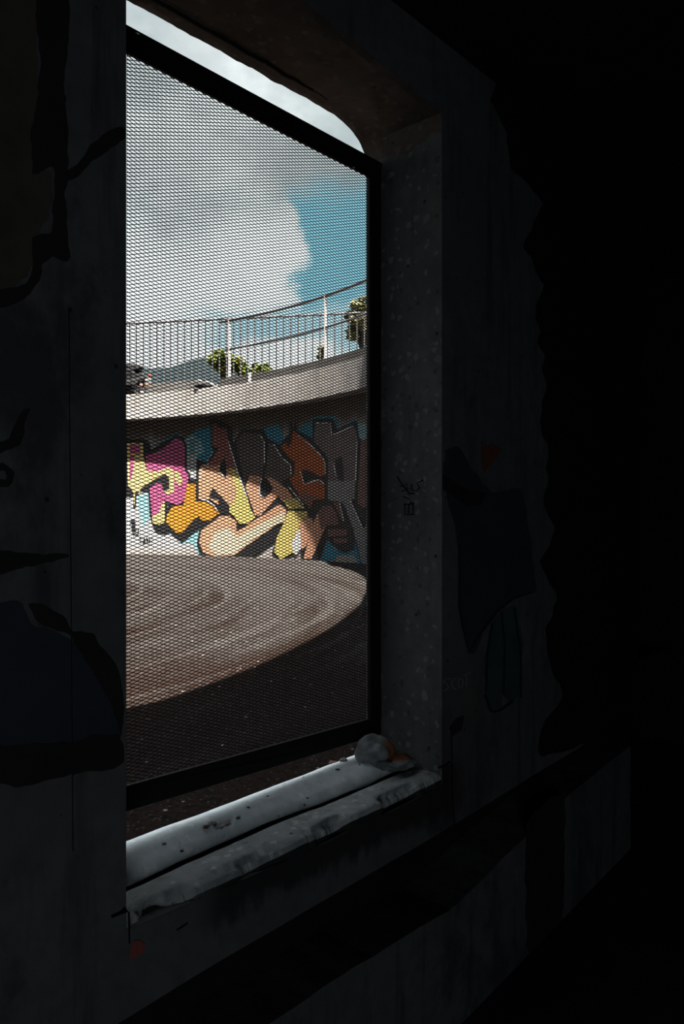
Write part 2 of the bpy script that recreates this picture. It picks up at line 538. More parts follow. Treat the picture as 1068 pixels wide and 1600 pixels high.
bm = bmesh.new()
path = hole_o[2:]
sk = []
for (ho, hi_) in zip(hole_o[2:], hole_i[2:]):
    row = []
    for i in range(15):
        n = NI + (NO - NI) * i / 14
        tt = (i / 14) ** 1.15
        hu, hz = hi_[0] + (ho[0] - hi_[0]) * tt, hi_[1] + (ho[1] - hi_[1]) * tt
        off = 0.003 + 0.003 * fractal(Vector((hu * 10, n * 10, 3)))
        if i in (0, 14): off = 0.0008
        # push towards the opening's middle
        c = Vector((0.95 * D, 0.2 * D)); v = (c - Vector((hu, hz))).normalized()
        row.append(bm.verts.new(W(hu + v.x * off, n, hz + v.y * off)))
    sk.append(row)
for a, b in zip(sk, sk[1:]):
    for i in range(14):
        bm.faces.new([a[i], a[i + 1], b[i + 1], b[i]])
finish('trim_2', bm, m_soffit, smooth=False, kind='structure', normals=False)

# a long dark joint running along the soffit
bm = bmesh.new()
for a, b in zip(path[17:], path[18:]):
    if abs(a[0] - b[0]) < 1e-5: continue
    prism(bm, [W(a[0], 1.184 * D, a[1] - 0.010), W(b[0], 1.184 * D, b[1] - 0.010), W(b[0], 1.192 * D, b[1] - 0.010), W(a[0], 1.192 * D, a[1] - 0.010)], Vector((0, 0, 0.003)))
finish('trim_3', bm, m_crack, kind='structure')

# sill and rounded curb, one swept weathered profile
prof = [(1.006, -0.606), (0.9994, -0.603), (0.9994, -0.598), (0.9994, -0.592), (0.9994, -0.582), (1.004, -0.573), (1.012, -0.5705), (1.025, -0.570), (1.04, -0.570), (1.055, -0.571),
        (1.070, -0.571), (1.082, -0.572), (1.090, -0.574), (1.096, -0.588), (1.102, -0.590), (1.108, -0.574),
        (1.116, -0.561), (1.126, -0.552), (1.138, -0.546), (1.150, -0.543), (1.162, -0.542), (1.175, -0.543), (1.188, -0.546), (1.198, -0.550), (1.206, -0.556), (1.212, -0.566), (1.231, -0.58), (1.235, -0.66)]
bm = bmesh.new()
NS = 260
rows = []
for i in range(NS + 1):
    u = u0 + (u1 + 0.004 - u0) * i / NS
    uu = u / D
    rise = 0.040 * (uu - 0.95)
    row = []
    for j, (n, z) in enumerate(prof):
        q = Vector((u * 7, n * 20, z * 20))
        dn = dz = 0
        if 3 <= j <= 6:      # broken front arris
            ch = max(0, 1.5 * fractal(Vector((u * 6.2, 3, 1)), 6) + 0.12)
            if 0.72 < uu < 0.92: ch += 0.35 * max(0, math.sin((uu - 0.72) / 0.2 * math.pi))
            dn = 0.030 * ch + 0.003 * fractal(q * 2)
            dz = -0.024 * ch
        elif j > 6:
            dz = 0.003 * fractal(q * 0.6)
        if 12 <= j <= 15:    # the joint wanders
            dn = 0.010 * math.sin(u * 6.0 + 0.7) + 0.006 * fractal(Vector((u * 5, 9, 2)))
            dz += -0.006 * (1 + noise.noise(Vector((u * 8, 0, 5))))
        if 10 <= j < 12 or 16 <= j < 18:
            dn = 0.007 * math.sin(u * 6.0 + 0.7) + 0.004 * fractal(Vector((u * 5, 9, 2)))
        row.append(bm.verts.new(W(u, n * D + dn, (z + rise * (1 if 2 <= j < 26 else 0)) * D + dz) ))
    rows.append(row)
for a, b in zip(rows, rows[1:]):
    for j in range(len(prof) - 1):
        f = bm.faces.new([a[j], a[j + 1], b[j + 1], b[j]])
        f.material_index = 0 if j < 12 else (2 if j < 15 else 1)
        if j < 4: f.material_index = 3
        f.smooth = j >= 5
finish('trim_4', bm, [m_sill, m_curb, m_dark, m_wall], smooth=False, kind='structure', normals=False)

# slot under the parapet, shade put into its black colour, and the lower wall
bm = bmesh.new()
for a, b in zip(us, us[1:]):
    prism(bm, [W(a, D + 0.20, band_bot(a) - 0.1), W(b, D + 0.20, band_bot(b) - 0.1), W(b, D + 0.20, band_top(b) + 0.06), W(a, D + 0.20, band_top(a) + 0.06)], W(0, 0.05, 0) - W(0, 0, 0))
finish('wall_recess', bm, m_dark, kind='structure')
bm = bmesh.new()
usl = [UL0 + (UE - UL0) * i / 160 for i in range(161)]
loop = [(u, band_bot(u) + 0.006 * fractal(Vector((u * 5, 4, 0))) - 0.018 * max(0, fractal(Vector((u * 3, 8, 8))) - 0.35)) for u in usl] + [(UE, floor_z(UE) - 0.1), (UL0, floor_z(UL0) - 0.1)]
prism(bm, [W(p[0], D, p[1]) for p in loop], W(0, 0.32, 0) - W(0, 0, 0))
finish('wall_lower', bm, m_wall_lo, kind='structure')
# top of slot seen from below: underside strip
bm = bmesh.new()
box_un(bm, UL0 - 0.2, UE, D + 0.24, NO, -0.9 * D - 0.3, -0.55 * D - 0.25)
finish('wall_footing', bm, m_dark, kind='structure')

# the rest of the room
bm = bmesh.new()
prism(bm, [W(UL0, RB, floor_z(UL0)), W(UL1, RB, floor_z(UL1)), W(UL1, NO + 0.2, floor_z(UL1)), W(UL0, NO + 0.2, floor_z(UL0))], Vector((0, 0, -0.2)))
finish('floor', bm, m_floor, kind='structure')
bm = bmesh.new()
box_un(bm, UL0 - 0.2, UL1 + 0.2, RB - 0.2, NO, CEIL, CEIL + 0.22)
box_un(bm, UE - 0.25, UL1 + 0.2, NO, NO + 0.4, CEIL, CEIL + 0.22)
finish('ceiling', bm, m_dark, kind='structure')
bm = bmesh.new()
# back wall with a doorway made up for the fill lamp (behind the camera)
dw0, dw1 = -2.45, -1.35
box_un(bm, UL0 - 0.2, dw0, RB - 0.2, RB, -2.6, CEIL)
box_un(bm, dw1, UL1 + 0.2, RB - 0.2, RB, -2.6, CEIL)
box_un(bm, dw0, dw1, RB - 0.2, RB, 0.35, CEIL)
finish('wall_back', bm, m_dark, kind='structure')
bm = bmesh.new()
box_un(bm, dw0 - 0.1, dw1 + 0.1, RB - 0.9, RB - 0.8, -2.6, CEIL)
finish('wall_corridor', bm, m_dark, kind='structure')
bm = bmesh.new()
box_un(bm, UL0 - 0.2, UL0, RB, NO, -2.6, CEIL)
finish('wall_left', bm, m_dark, kind='structure')
bm = bmesh.new()
box_un(bm, UL1, UL1 + 0.2, RB, NO + 0.4, -2.6, CEIL)
finish('wall_right', bm, m_dark, kind='structure')
bm = bmesh.new()
box_un(bm, UE, UL1, NO + 0.2, NO + 0.4, -2.6, CEIL)
box_un(bm, UE - 0.25, UE, NO, NO + 0.4, -2.6, CEIL)
finish('wall_niche', bm, m_dark, kind='structure')

# ------------------------------------------------------------------ paint on planar interior faces
PAINTS = {}
def rounded(poly, amp):
    out = []
    n = len(poly)
    for i in range(n):
        p0, p1, p2, p3 = (Vector((*poly[(i + k) % n], 0)) for k in (-1, 0, 1, 2))
        seg = max(2, min(14, int((p2 - p1).length / 7)))
        for k in range(seg):
            t = k / seg
            m1 = (p2 - p0) * 0.28; m2 = (p3 - p1) * 0.28
            h = (2*t**3-3*t**2+1) * p1 + (t**3-2*t**2+t) * m1 + (-2*t**3+3*t**2) * p2 + (t**3-t**2) * m2
            q = Vector((h.x * 0.06, h.y * 0.06, 1.7))
            h.x += amp * noise.noise(q) + 0.5 * amp * noise.noise(q * 3.3)
            h.y += amp * noise.noise(q + Vector((9, 0, 0))) + 0.5 * amp * noise.noise(q * 3.3 + Vector((0, 9, 0)))
            out.append((h.x, h.y))
    return out

def flat_paint(name, polys, mat, parent_plane='wall', off=0.002, label=None, parent=None, organic=None):
    if organic is None: organic = 4.0 if name in ('painted_fill', 'painted_letter', 'wall_streak') else 0
    bm = bmesh.new()
    for poly in polys:
        pts = []
        if organic: poly = rounded(poly, organic)
        for (px, py) in poly:
            if parent_plane == 'wall':
                u, z = wallpx(px, py)
                pts.append(W(u, D - off, z))
            else:                      # the right-hand reveal, plane u = u1
                k = (px - CX) / F
                den = k * UX + UY
                d = (u1 - 0.010) / den
                n = d * (k * NX + NY)
                pts.append(W(u1 - 0.011 - off, n, -(py - HY) / F * d))
        vs_ = [bm.verts.new(p) for p in pts]
        for tri in tessellate_polygon([pts]):
            try: bm.faces.new([vs_[i] for i in tri])
            except ValueError: pass
    o = finish(name, bm, mat, parent, normals=False)
    if label: o['label'] = label
    return o

def stroke(pts, wd):
    """polyline in pixels -> one outline polygon"""
    L, R = [], []
    n = len(pts)
    for i, p in enumerate(pts):
        a = pts[max(i - 1, 0)]; b = pts[min(i + 1, n - 1)]
        dx, dy = b[0] - a[0], b[1] - a[1]
        l = math.hypot(dx, dy) or 1
        ww = wd[i] if isinstance(wd, (list, tuple)) else wd
        nx, ny = -dy / l * ww / 2, dx / l * ww / 2
        L.append((p[0] + nx, p[1] + ny)); R.append((p[0] - nx, p[1] - ny))
    return L + R[::-1]

WALLO = bpy.data.objects['wall_window']
LOWO = bpy.data.objects['wall_lower']
m_bluein = paint('faded_navy_paint', (0.020, 0.026, 0.036), 0.9, 0.15)
m_brownin = paint('faded_umber_paint', (0.046, 0.041, 0.034), 0.9, 0.2)
m_greyin = paint('faded_grey_paint', (0.043, 0.049, 0.055), 0.9, 0.2)
m_tealin = paint('faded_teal_paint', (0.026, 0.046, 0.046), 0.9, 0.2)
m_redin = paint('dull_red_paint', (0.16, 0.045, 0.038), 0.9, 0.1)
m_whitein = paint('pale_chalk', (0.12, 0.135, 0.14), 0.9, 0.1)

flat_paint('painted_fill', [[(-60, 962), (28, 940), (50, 975), (110, 1000), (160, 1060), (186, 1130), (188, 1152), (120, 1158), (-60, 1168)]], m_bluein, off=0.0015, label='dark navy painted area on the left wall', parent=WALLO)
flat_paint('painted_fill', [[(-60, -60), (52, -60), (56, 60), (60, 150), (62, 262), (78, 270), (76, 330), (58, 370), (44, 430), (-4, 458), (-60, 460)]], m_brownin, off=0.0015, label='umber painted area on the left wall', parent=WALLO)
blk = [
    [(56, -60), (104, -60), (106, 60), (98, 120), (105, 215), (104, 290), (100, 300), (106, 400), (100, 408), (84, 402), (66, 412), (60, 440), (40, 462), (16, 478), (-60, 480), (-60, 458), (-4, 456), (40, 442), (50, 420), (50, 372), (80, 360), (82, 262), (50, 272), (48, 200), (58, 150), (62, 90), (56, 40)],
    [(104, 268), (120, 258), (136, 232), (156, 212), (192, 196), (193, 218), (160, 238), (120, 276), (104, 284)],
    [(-60, 700), (8, 690), (22, 660), (36, 642), (44, 640), (38, 664), (26, 700), (-60, 716)],
    stroke([(-60, 740), (4, 731), (14, 740), (10, 754), (-60, 760)], 12),
    [(-60, 861), (0, 862), (60, 866), (104, 864), (100, 872), (40, 886), (0, 896), (-60, 898)],
    [(42, 942), (60, 942), (86, 958), (104, 968), (110, 984), (140, 990), (166, 1020), (188, 1060), (192, 1090), (188, 1148), (176, 1110), (150, 1060), (118, 1010), (104, 990), (80, 985), (56, 968)],
    [(-60, 1168), (0, 1166), (120, 1156), (150, 1148), (186, 1150), (192, 1190), (176, 1200), (120, 1208), (30, 1230), (0, 1226), (-60, 1230)],
]
flat_paint('painted_letter', blk, m_blackin, off=0.003, label='broad black painted strokes on the left wall', parent=WALLO)
flat_paint('painted_mark', [[(203, 1478), (208, 1470), (218, 1468), (225, 1474), (225, 1486), (218, 1494), (208, 1496), (204, 1504), (202, 1490)]], m_redin, off=0.002, label='small dull red paint spot below the sill', parent=WALLO)
flat_paint('wall_crack', [[(199, 1424), (202, 1424), (202.5, 1474), (200, 1474)], [(194, 1416), (200, 1424), (174, 1434), (172, 1430), (186, 1424)], [(275, 1452), (292, 1441), (293, 1443), (276, 1454)],
    stroke([(704, 1140), (705, 1190), (706, 1250), (709, 1288)], 1.8), stroke([(684, 1199), (694, 1196), (702, 1190)], 3),
    stroke([(107, 480), (108, 700), (110, 900), (112, 1180), (113, 1330)], 1.2)], m_crack, off=0.002, parent=WALLO)
# right wall
flat_paint('painted_fill', [[(694, 705), (716, 700), (745, 745), (770, 770), (815, 770), (835, 900), (832, 925), (800, 935), (770, 965), (738, 1020), (730, 1010), (716, 950), (714, 850), (694, 760)]], m_bluein, off=0.0015, label='deep blue painted area on the right wall', parent=WALLO)
flat_paint('painted_fill', [[(768, 975), (790, 950), (806, 948), (814, 1000), (812, 1080), (800, 1095), (785, 1085), (778, 1110), (766, 1112), (756, 1080), (758, 1020)]], m_tealin, off=0.0015, label='teal painted leaf shape on the right wall', parent=WALLO)
flat_paint('painted_fill', [[(752, 700), (782, 698), (770, 720), (755, 740)]], paint('dull_rust_paint', (0.09, 0.035, 0.02)), off=0.0015, label='rust coloured painted wedge on the right wall', parent=WALLO)
flat_paint('painted_line', [stroke([(716, 850), (716, 950), (724, 990), (731, 1020), (745, 995), (775, 955), (800, 935), (830, 925)], [2, 3, 3, 4, 4, 5, 4, 2]),
    stroke([(768, 975), (760, 1020), (758, 1080)], 3), stroke([(782, 955), (787, 1010), (785, 1085)], 3), stroke([(802, 950), (812, 1020), (812, 1090)], 3), stroke([(756, 1085), (766, 1112), (780, 1110), (800, 1095)], 4),
    [(690, 740), (712, 755), (730, 765), (760, 770), (750, 790), (728, 792), (706, 775), (690, 765)],
    [(700, 1138), (712, 1122), (724, 1118), (720, 1140), (706, 1150)]], m_blackin, off=0.003, label='black painted outlines on the right wall', parent=WALLO)
rn = random.Random(3)
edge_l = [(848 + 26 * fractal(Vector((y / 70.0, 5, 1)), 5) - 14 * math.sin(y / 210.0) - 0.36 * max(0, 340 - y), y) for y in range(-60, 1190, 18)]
flat_paint('painted_fill', [edge_l + [(905, 1165), (990, 1105), (990, -60)]], m_black, off=0.0035, label='fade to black painted over the far end of the right wall', parent=WALLO)  # black polygon standing in for the light falling off along the wall
flat_paint('wall_streak', [[(822, 1290), (880, 1245), (876, 1440), (826, 1490)]], m_blackin, off=0.002, label='dark vertical streak on the lower wall', parent=LOWO)  # dark upright column on the lower wall
# chalk writing: S C O T
ch = [stroke([(702, 1060), (696, 1059), (691, 1064), (696, 1069), (700, 1074), (692, 1079)], 1.8),
      stroke([(712, 1059), (706, 1061), (704, 1068), (707, 1076), (712, 1076)], 1.8),
      stroke([(718, 1058), (714, 1063), (715, 1073), (720, 1074), (722, 1064), (718, 1058)], 1.8),
      stroke([(722, 1055), (733, 1050)], 1.8), stroke([(727, 1053), (727, 1073)], 1.8)]
flat_paint('chalk_writing', ch, m_whitein, off=0.003, label='faint pale writing SCOT on the right wall', parent=WALLO)
# marker tag, written upwards on the reveal
tg = [stroke([(631, 788), (647, 788)], 1.8), stroke([(633, 788), (633, 804), (645, 804)], 1.8), stroke([(639, 788), (639, 802)], 1.8), stroke([(646, 788), (646, 805)], 1.8),
      stroke([(630, 776), (640, 779), (642, 786), (648, 786)], 1.8), stroke([(634, 764), (641, 772), (649, 770)], 2), stroke([(621, 744), (630, 760), (636, 764)], 2),
      stroke([(626, 760), (636, 756), (637, 765), (628, 768)], 1.6), stroke([(644, 756), (644, 765), (652, 768), (656, 762), (652, 755), (662, 750)], 2)]
flat_paint('marker_tag', tg, m_crack, 'jamb', off=0.002, label='thin black marker tag written up the jamb', parent=jamb)

# ------------------------------------------------------------------ mesh panel in the opening
NP = 1.18 * D
fu1 = wallpx(601, 500, 1.18)[0]
fu1i = wallpx(577.5, 500, 1.18)[0]
fu0 = u0 + 0.02
zt_, zb_ = 0.893 * D, -0.500 * D
fw = fu1 - fu1i
panel = empty('mesh_panel', W((fu0 + fu1) / 2, NP, zb_))
setp(panel, 'black steel frame with fine diamond expanded mesh filling the window opening', 'mesh panel')
def bar(name, a, b, c, d, th=0.012, n=NP, mat=m_steel):
    bm = bmesh.new()
    box_un(bm, a, b, n, n + th, c, d)
    bmesh.ops.bevel(bm, geom=list(bm.edges), offset=0.0015, segments=1, affect='EDGES')
    return finish(name, bm, mat, panel)
zti, zbi = zt_ - 0.048 * D, zb_ + 0.046 * D
bar('frame_rail', fu0, fu1, zti, zt_)
bar('frame_rail', fu0, fu1, zb_, zbi)
bar('frame_post', fu1i, fu1, zbi, zti)
bar('frame_post', fu0, fu0 + fw, zbi, zti)
for zz in (0.52, 0.02, -0.42):
    bm = bmesh.new()
    box_un(bm, fu1 - 0.01, u1 + 0.004, NP - 0.006, NP + 0.001, zz * D - 0.012, zz * D + 0.012)
    tube(bm, [W(fu1 + (u1 - fu1) * .4, NP - 0.016, zz * D), W(fu1 + (u1 - fu1) * .4, NP - 0.004, zz * D)], 0.007, 6)
    finish('bracket', bm, m_steel, panel)
# expanded metal
bm = bmesh.new()
MA, MB = 0.0126, 0.00469
mu0, mu1 = fu0 + 0.01, fu1i + 0.02
mz0, mz1 = zbi - 0.02, zti + 0.02
nm = NP + 0.0135
SW, ST = 0.0021, 0.0008
def strand(p, q, off):
    """one flat strand between two (u,z) points"""
    dx, dz = q[0] - p[0], q[1] - p[1]
    l = math.hypot(dx, dz)
    if l < 0.004: return
    nx, nz = -dz / l * SW / 2, dx / l * SW / 2
    v = []
    for (u, z) in (p, q):
        for s in (-1, 1):
            for dn in (-ST / 2, ST / 2):
                v.append(bm.verts.new(W(u + s * nx, nm + off + dn, z + s * nz)))
    for f in ((0, 1, 3, 2), (4, 6, 7, 5), (0, 4, 5, 1), (2, 3, 7, 6), (0, 2, 6, 4), (1, 5, 7, 3)):
        bm.faces.new([v[i] for i in f])
slope = MB / MA
for sgn in (1, -1):
    # lines z = z0 + sgn*slope*(u-mu0), spaced 2*MB in z
    span = slope * (mu1 - mu0)
    k0 = -int(span / (2 * MB)) - 2
    k1 = int((mz1 - mz0) / (2 * MB)) + int(span / (2 * MB)) + 2
    for k in range(k0, k1):
        zs_ = mz0 + k * 2 * MB
        p = [mu0, zs_]; q = [mu1, zs_ + sgn * span]
        # clip to the rectangle
        for e in (p, q):
            for lim, cmp_ in ((mz0, -1), (mz1, 1)):
                if (e[1] - lim) * cmp_ > 0:
                    e[0] = mu0 + (lim - zs_) / (sgn * slope); e[1] = lim
        if p[0] < mu0 - 1e-6 or q[0] > mu1 + 1e-6 or p[0] >= q[0] or p[0] > mu1 or q[0] < mu0: continue
        strand(p, q, 0.0006 * sgn)
# knuckles where the strands meet
i = 0
nu = int((mu1 - mu0) / MA)
nz = int((mz1 - mz0) / MB)
for a in range(nu + 1):
    for b in range(nz + 1):
        if (a + b) % 2: continue
        u = mu0 + a * MA; z = mz0 + b * MB
        vv = [bm.verts.new(W(u + du, nm - ST / 2 - 0.0008, z + dz)) for du, dz in ((-0.0030, 0), (0, -0.00125), (0.0030, 0), (0, 0.00125))]
        bm.faces.new(vv)
        vv = [bm.verts.new(W(u + du, nm + ST / 2 + 0.0008, z + dz)) for du, dz in ((-0.0030, 0), (0, 0.00125), (0.0030, 0), (0, -0.00125))]
        bm.faces.new(vv)
ms = finish('expanded_mesh', bm, m_mesh, panel, normals=False)

# ------------------------------------------------------------------ SETTING: courtyard
bm = bmesh.new()
gx = [-22 + i * 0.5 for i in range(90)]
gy = [-6 + j * 0.5 for j in range(80)]
gv = {}
for i, x in enumerate(gx):
    for j, y in enumerate(gy):
        gv[i, j] = bm.verts.new((x, y, gz(y) + EZ))
for i in range(len(gx) - 1):
    for j in range(len(gy) - 1):
        f = [gv[i, j], gv[i + 1, j], gv[i + 1, j + 1], gv[i, j + 1]]
        bm.faces.new(f)
# cut away everything on the room's side of the wall
bmesh.ops.bisect_plane(bm, geom=list(bm.verts) + list(bm.edges) + list(bm.faces), plane_co=W(0, 1.205 * D, 0), plane_no=Vector((NX, NY, 0)), clear_inner=True)
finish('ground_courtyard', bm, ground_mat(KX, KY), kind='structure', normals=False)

def ring(name, R0, R1, z0, z1, mat, a0=A_LO, a1=A_HI, step=0.02, zfun=None, parent=None, kind='structure'):
    bm = bmesh.new()
    n = int((a1 - a0) / step)
    rows = []
    for i in range(n + 1):
        a = a0 + (a1 - a0) * i / n
        c, s = math.cos(a), math.sin(a)
        rows.append([bm.verts.new((KX + R * c, KY + R * s, z + EZ)) for R, z in ((R0, z0), (R1, z0), (R1, z1), (R0, z1))])
    for p, q in zip(rows, rows[1:]):
        for k in range(4):
            f = bm.faces.new([p[k], p[(k + 1) % 4], q[(k + 1) % 4], q[k]])
    bm.faces.new(rows[0]); bm.faces.new(rows[-1][::-1])
    return finish(name, bm, mat, parent, kind=kind)

OVER = 0.28
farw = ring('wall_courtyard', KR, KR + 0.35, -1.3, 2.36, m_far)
DECK_LATER = True
ring('trim_5', KR - OVER + 0.1, KR - OVER + 0.34, 2.86, 3.05, m_kerb, a1=math.atan2(hit(350, KR)[1] - KY, hit(350, KR)[0] - KX))

# ------------------------------------------------------------------ the graffiti, painted on the curved wall
def c4(*p): return [(190 + x / 7.275, 640 + y / 7.275) for x, y in p]
def c5(*p): return [(290 + x / 6.4, 640 + y / 6.4) for x, y in p]
def c6(*p): return [(390 + x / 6.4, 640 + y / 6.4) for x, y in p]
def c7(*p): return [(470 + x / 6.15, 640 + y / 6.15) for x, y in p]

def mural(name, polys, mat, layer, label=None):
    off = 0.003 + 0.0022 * layer
    R = KR - off
    bm = bmesh.new()
    smin, smax = 1e9, -1e9
    for poly in polys:
        pts = [Vector((*cyl(px, py, KR), 0)) for px, py in poly]
        smin = min(smin, min(p.x for p in pts)); smax = max(smax, max(p.x for p in pts))
        vs_ = [bm.verts.new(p) for p in pts]
        for tri in tessellate_polygon([pts]):
            try: bm.faces.new([vs_[i] for i in tri])
            except ValueError: pass
    st = 0.12
    k = math.ceil(smin / st)
    while k * st < smax:
        bmesh.ops.bisect_plane(bm, geom=list(bm.verts) + list(bm.edges) + list(bm.faces), plane_co=(k * st, 0, 0), plane_no=(1, 0, 0))
        k += 1
    for v in bm.verts:
        v.co = C(v.co.x, v.co.y, R, KR)
    o = finish(name, bm, mat, farw, normals=False)
    if label: o['label'] = label
    return o

g_pink = paint('pink_paint', (0.2286, 0.0457, 0.1071))
g_cream = paint('cream_yellow_paint', (0.2955, 0.2333, 0.0964), var=0.05)
g_yel = paint('pale_yellow_paint', (0.2877, 0.2333, 0.0747), var=0.05)
g_peach = paint('peach_paint', (0.2799, 0.1477, 0.0933), var=0.06)
g_cr2 = paint('warm_white_paint', (0.2955, 0.2566, 0.1866), var=0.05)
g_or = paint('orange_paint', (0.2955, 0.1135, 0.0125), var=0.06)
g_cy = paint('bright_cyan_paint', (0.1166, 0.2566, 0.2877), var=0.06)
g_teal = paint('deep_teal_paint', (0.0156, 0.1110, 0.1633), var=0.1)
g_lb = paint('light_blue_paint', (0.1110, 0.1960, 0.2155), var=0.15)
g_brn = paint('burnt_orange_paint', (0.1698, 0.0418, 0.0079), var=0.08)
g_mar = paint('mauve_brown_paint', (0.0843, 0.0462, 0.0417), var=0.1)
g_red = paint('shaded_red_brown_paint', (0.1176, 0.0431, 0.0366), var=0.1)
g_dmv = paint('shaded_mauve_paint', (0.0444, 0.0338, 0.0328), var=0.1)
g_mv = paint('grey_mauve_paint', (0.0755, 0.0604, 0.0622), var=0.12)
g_gr = paint('silver_grey_paint', (0.1021, 0.1048, 0.1066), var=0.12)
g_wh = paint('white_outline_paint', (0.3266, 0.3266, 0.3266), var=0.03)
g_blk = paint('black_outline_paint', (0.0077, 0.0077, 0.0087), var=0.1)

mural('background_paint', [c4((170, 990), (310, 940), (330, 1200), (240, 1340), (215, 1200), (180, 1050)),
    c5((140, 1130), (195, 1155), (115, 1290), (130, 1390), (200, 1470), (130, 1455), (75, 1330), (-60, 1330), (-20, 1270), (60, 1210)),
    c4((560, 1400), (680, 1500), (780, 1440), (873, 1310), (873, 1290), (700, 1460), (600, 1380))], g_cy, 0, 'bright cyan background patches of the graffiti')
mural('background_paint', [c5((60, 260), (130, 190), (190, 190), (250, 150), (270, 420), (200, 530), (110, 480), (40, 400)),
    c6((120, 200), (290, 145), (340, 290), (290, 360), (180, 270)), c7((-10, 200), (40, 120), (60, 140), (115, 120), (115, 310)),
    c7((100, 80), (180, 62), (330, 62), (362, 130), (345, 185), (400, 160), (520, 90), (560, 120), (520, 160), (340, 215), (100, 140)),
    c7((260, 1240), (330, 1345), (500, 1370), (430, 1040), (480, 1075), (580, 1500), (550, 1480), (510, 1395), (345, 1400), (330, 1440), (175, 1475)),
    c4((490, 340), (600, 270), (650, 265), (660, 300), (480, 370))], g_teal, 0, 'deep teal background patches of the graffiti')
mural('background_paint', [c5((-20, 300), (60, 250), (150, 300), (190, 420), (110, 475), (20, 420)), c7((525, 130), (645, 150), (645, 270), (560, 310), (525, 250)), c4((740, 330), (873, 330), (873, 520), (740, 500))], g_lb, 1, 'pale blue spray haze behind the letters')

# letter 1
mural('painted_letter', [c4((-20, 340), (260, 338), (325, 390), (340, 455), (480, 365), (620, 290), (705, 310), (742, 420), (742, 670), (785, 740), (778, 890), (725, 1050), (650, 1110), (520, 1070), (530, 1260), (560, 1380), (500, 1420), (385, 1390), (340, 1280), (318, 1180), (305, 935), (210, 930), (170, 985), (165, 1110), (145, 1125), (130, 1110), (135, 990), (-20, 990)),
    stroke(c4((150, 1250), (110, 1262), (103, 1340), (150, 1372), (152, 1250), (146, 1470)), 2.6), stroke(c4((150, 1380), (190, 1350), (188, 1415), (160, 1420)), 2.4)], g_blk, 2, 'black outline of the pink letter and a black scribble below')
mural('painted_letter', [c4((275, 530), (480, 440), (620, 320), (690, 350), (718, 430), (718, 690), (762, 755), (748, 880), (705, 1040), (640, 1085), (480, 1030), (492, 1270), (430, 1310), (350, 1270), (322, 900), (400, 835), (455, 835), (480, 940), (600, 935), (600, 700), (540, 655), (400, 705), (290, 700))], g_pink, 3, 'pink body of the first full letter')
mural('painted_letter', [c4((62, 380), (245, 380), (250, 520), (285, 690), (400, 705), (545, 655), (600, 700), (600, 940), (530, 965), (478, 935), (545, 905), (540, 765), (500, 735), (380, 790), (220, 895), (205, 970), (185, 930), (155, 950), (152, 1085), (142, 1085), (138, 940), (75, 860)), c4((-20, 500), (45, 500), (50, 870), (-20, 880)),
    c4((610, 700), (655, 710), (700, 810), (660, 870), (610, 800)), c4((350, 1215), (430, 1170), (460, 1060), (495, 1045), (492, 1280), (430, 1310), (355, 1290))], g_cream, 4, 'cream yellow ribbon across the pink letter')
mural('painted_letter', [c4((100, 400), (212, 400), (212, 500), (100, 500)), c4((100, 520), (150, 520), (135, 690), (112, 790), (92, 800))], g_pink, 5, 'small pink square and stripe')
# letter 2 foot (orange)
mural('painted_letter', [[(288, 748), (310, 748), (311, 776), (332, 779), (347, 794), (349, 816), (322, 818), (300, 836), (285, 848), (272, 838), (256, 822), (256, 800), (266, 787), (284, 787)]], g_blk, 2)
mural('painted_letter', [[(292, 756), (306, 756), (306, 783), (323, 784), (337, 793), (343, 801), (342, 813), (315, 813), (311, 806), (300, 815), (285, 832), (275, 832), (260, 816), (261, 805), (270, 791), (287, 790)]], g_or, 3, 'orange foot of the second letter')
# letter 2 (A)
mural('painted_letter', [c5((235, 115), (300, 88), (345, 110), (400, 140), (465, 185), (470, 300), (560, 510), (640, 700), (650, 880), (700, 1050), (745, 1065), (640, 1165), (520, 1215), (505, 1130), (440, 1060), (340, 1060), (335, 960), (230, 905), (108, 905), (108, 490), (215, 530), (285, 420), (258, 380), (255, 200))], g_blk, 4, 'black outline of the tall pointed letter')
mural('painted_letter', [c5((265, 140), (320, 140), (330, 180), (408, 190), (430, 320), (520, 610), (520, 700), (450, 640), (415, 600), (395, 470), (345, 560), (160, 570), (165, 545), (215, 545), (265, 500), (335, 385), (270, 365))], g_red, 5, 'red brown upper part of the pointed letter, darkened for shade')  # colour carries the shade above the shadow edge
mural('painted_letter', [c5((160, 555), (350, 550), (338, 610), (410, 700), (412, 590), (470, 590), (520, 700), (560, 800), (500, 900), (440, 960), (370, 880), (272, 780), (240, 860), (240, 880), (330, 905), (330, 960), (250, 895), (133, 890), (133, 620))], g_peach, 5, 'peach body of the pointed letter')
mural('painted_letter', [c5((440, 585), (515, 600), (620, 880), (655, 1000), (700, 1075), (630, 1140), (540, 1140), (500, 1080), (440, 1020), (445, 960), (500, 900), (510, 800), (480, 700))], g_yel, 6, 'pale yellow leg of the pointed letter')
mural('painted_letter', [c5((150, 690), (165, 580), (230, 540), (235, 548), (172, 590), (158, 690)), stroke(c5((430, 315), (520, 610), (620, 880)), 1.6), stroke(c5((140, 895), (210, 905), (290, 960), (320, 1010)), 1.6), stroke(c5((340, 610), (400, 690)), 1.3)], g_wh, 7, 'white highlight lines of the pointed letter')
